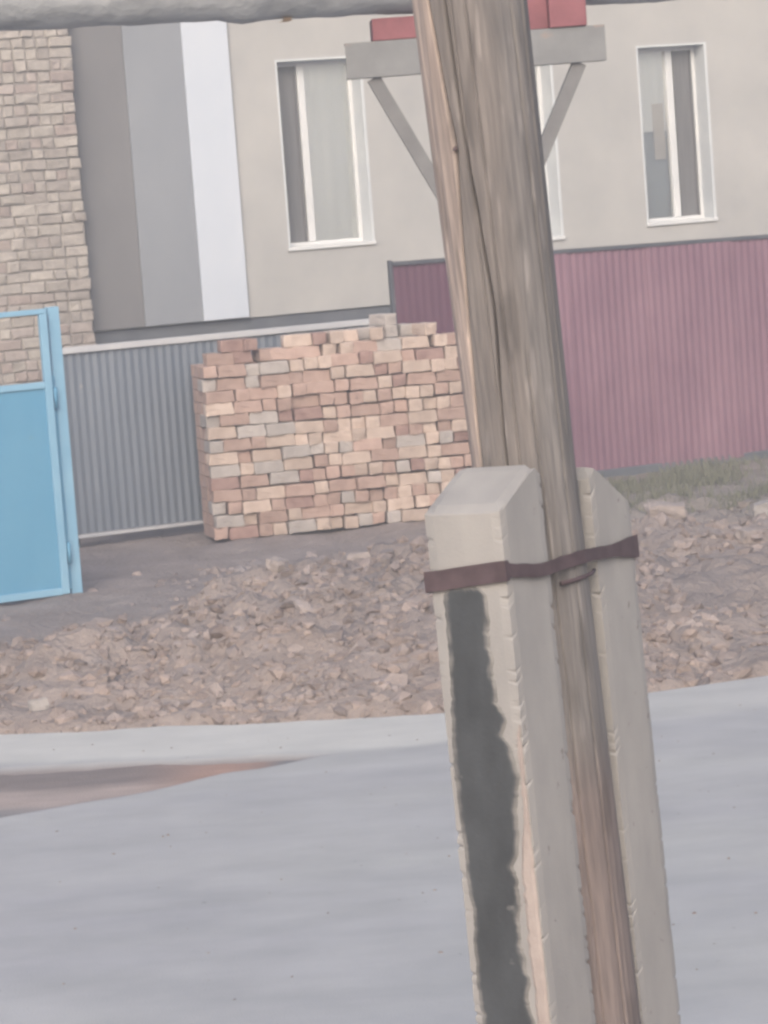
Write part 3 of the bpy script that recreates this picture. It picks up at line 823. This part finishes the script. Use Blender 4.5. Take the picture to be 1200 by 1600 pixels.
bm = bmesh.new(); tube(bm, [(0, -.105, 0), (0, -.135, .002)], .005, 8)
nail = link('nail', bm, M['rust'], o); nail.location = (-.075, .022, 3.06)
# tar patch: a thin coat on the near stub's left face (local plane x = 0)
outl_l = [(2.095, .160), (2.06, .164), (1.98, .164), (1.87, .168), (1.74, .178), (1.66, .182), (1.55, .178), (1.46, .176), (1.34, .172), (1.2, .178), (1.08, .176), (.9, .172), (.6, .165), (.3, .17)]
outl_r = [(2.095, .058), (2.06, .052), (1.98, .056), (1.90, .054), (1.86, .050), (1.83, .052), (1.79, .036), (1.76, .048), (1.72, .026), (1.66, .018), (1.58, .034), (1.52, .030), (1.46, .052), (1.38, .046), (1.30, .056), (1.2, .044), (1.14, .050), (1.08, .036), (.9, .04), (.6, .03), (.3, .04)]
bm = bmesh.new(); nz_ = 360; fr = []; wid = []
for i in range(nz_ + 1):
    z = 2.095 - 1.8 * i / nz_
    def ip(T):
        for (za, va), (zb, vb) in zip(T, T[1:]):
            if zb <= z <= za: return va + (vb - va) * (za - z) / (za - zb)
        return T[0][1] if z > T[0][0] else T[-1][1]
    e = .003 * noise.noise(Vector((z * 110, 1, 0))) + .005 * noise.noise(Vector((z * 40, 1, 0))) + .004 * noise.noise(Vector((z * 13, 5, 0)))
    e2 = .004 * noise.noise(Vector((z * 120, 7, 0))) + .006 * noise.noise(Vector((z * 34, 7, 0))) + .006 * noise.noise(Vector((z * 12, 3, 0)))
    yl, yr = ip(outl_l) + e, ip(outl_r) + e2
    if i < 5:
        t = math.sqrt(1 - (1 - i / 5) ** 2); m_ = (yl + yr) / 2; yl = m_ + (yl - m_) * (t + .02); yr = m_ + (yr - m_) * (t + .02)
    xo = -(.018 * (2.3 - z)) * .1075
    fr.append([bm.verts.new((xo - (.0045 if 0 < q < 20 else .001), yl + (yr - yl) * q / 20, z)) for q in range(21)])
    wid.append(abs(yl - yr))
for a, b in zip(fr, fr[1:]):
    for q in range(20): bm.faces.new((a[q], a[q + 1], b[q + 1], b[q]))
to_world(bm); o = link('tar_patch', bm, M['tar'], pole)
at = o.data.color_attributes.new('tint', 'FLOAT_COLOR', 'POINT'); fl = []
for i in range(nz_ + 1):          # the coat thins out towards its ragged rim
    for q in range(21):
        e = min(q, 20 - q) / 20 * wid[i] / .013
        e = min(e, (i + .5) / 3)
        e += .55 * noise.noise(Vector((i * .16, q * .8, 2))) * (1 if e < 1.4 else 0)
        t = sstep(.1, 1.0, e)
        c = Vector((.20, .195, .19)).lerp(Vector((.047, .052, .059)), t)
        fl.extend((*c, 1))
at.data.foreach_set('color', fl)
# worn strip where the outer skin of the concrete has come off along the arris
bm = bmesh.new(); fr = []
for i in range(301):
    z = 1.78 - 1.5 * i / 300
    yr = .003 + .004 * max(0, noise.noise(Vector((z * 30, 2, 0))))
    yl = .014 + .022 * (1 - sstep(1.42, 1.62, z)) + .010 * noise.noise(Vector((z * 9, 4, 0))) + .006 * noise.noise(Vector((z * 60, 4, 0)))
    if i < 12: yl = yr + (yl - yr) * math.sqrt((i + .3) / 12.3)
    xo = -(.018 * (2.3 - z)) * .1075
    fr.append([bm.verts.new((xo - (.0045 if 0 < q < 5 else .001), yl + (yr - yl) * q / 5, z)) for q in range(6)])
for a, b in zip(fr, fr[1:]):
    for q in range(5): bm.faces.new((a[q], a[q + 1], b[q + 1], b[q]))
to_world(bm); link('worn_patch', bm, mat('worn_concrete', (.295, .25, .235), (.38, .33, .31), (14, 14, 8), .95, .5, 90, .004), pole)
# strap around the sandwich
def strap(zf, hf, th, name):
    bm = bmesh.new()
    loop = [(-.006, -.004), (-.006, .2), (.06, .212), (.3, .235), (.6, .212), (.664, .2), (.664, -.004), (.60, -.008), (.44, -.014), (.335, -.022), (.24, -.014), (.05, -.008)]
    # outer points densified
    pts = []
    for i in range(len(loop)):
        a = Vector(loop[i]); b = Vector(loop[(i + 1) % len(loop)])
        for k in range(6): pts.append(a.lerp(b, k / 6))
    c = Vector((.333, .1)); ins, outs = [], []
    for p in pts:
        z = zf(p.x, p.y); h_ = hf(p.x, p.y); o_ = (p - c).normalized() * th
        z += .0015 * noise.noise(Vector((p.x * 40, p.y * 40, 0)))
        outs.append((bm.verts.new((p.x + o_.x, p.y + o_.y, z - h_ / 2)), bm.verts.new((p.x + o_.x, p.y + o_.y, z + h_ / 2))))
        ins.append((bm.verts.new((p.x, p.y, z - h_ / 2)), bm.verts.new((p.x, p.y, z + h_ / 2))))
    n2 = len(pts)
    for i in range(n2):
        j = (i + 1) % n2
        bm.faces.new((outs[i][0], outs[j][0], outs[j][1], outs[i][1])); bm.faces.new((ins[i][0], ins[i][1], ins[j][1], ins[j][0]))
        bm.faces.new((outs[i][1], outs[j][1], ins[j][1], ins[i][1])); bm.faces.new((outs[i][0], ins[i][0], ins[j][0], outs[j][0]))
    to_world(bm); link(name, bm, M['rust'], pole)
strap(lambda x, y: 2.128 - .02 * (y / .2) - .014 * math.exp(-((x - .15) / .12) ** 2) - .075 * x, lambda x, y: .046 if (y > .02 or x < .01) else .030 + .024 * sstep(.5, .66, x), .006, 'strap')
bm = bmesh.new()
tube(bm, [base_m @ Vector(p) for p in ((.25, -.004, 2.056), (.29, -.016, 2.056), (.335, -.022, 2.057), (.38, -.018, 2.058), (.425, -.004, 2.059))], .005, 8)
link('wire', bm, M['rust'], pole, True)

# ------------------------------------------------------------------ dusty air
bm = bmesh.new(); box(bm, -420, 420, -320, 1200, -1.3, 9)
hz = bpy.data.materials.new('haze'); hz.use_nodes = True
N = hz.node_tree.nodes; N.remove(N['Principled BSDF'])
v = N.new('ShaderNodeVolumePrincipled'); v.inputs['Color'].default_value = (.93, .95, 1, 1); v.inputs['Density'].default_value = .010; v.inputs['Anisotropy'].default_value = .2
hz.node_tree.links.new(v.outputs[0], N['Material Output'].inputs['Volume'])
o = link('haze', bm, hz); tag(o, 'thin dusty evening haze in the air over the street', 'haze', kind='stuff')
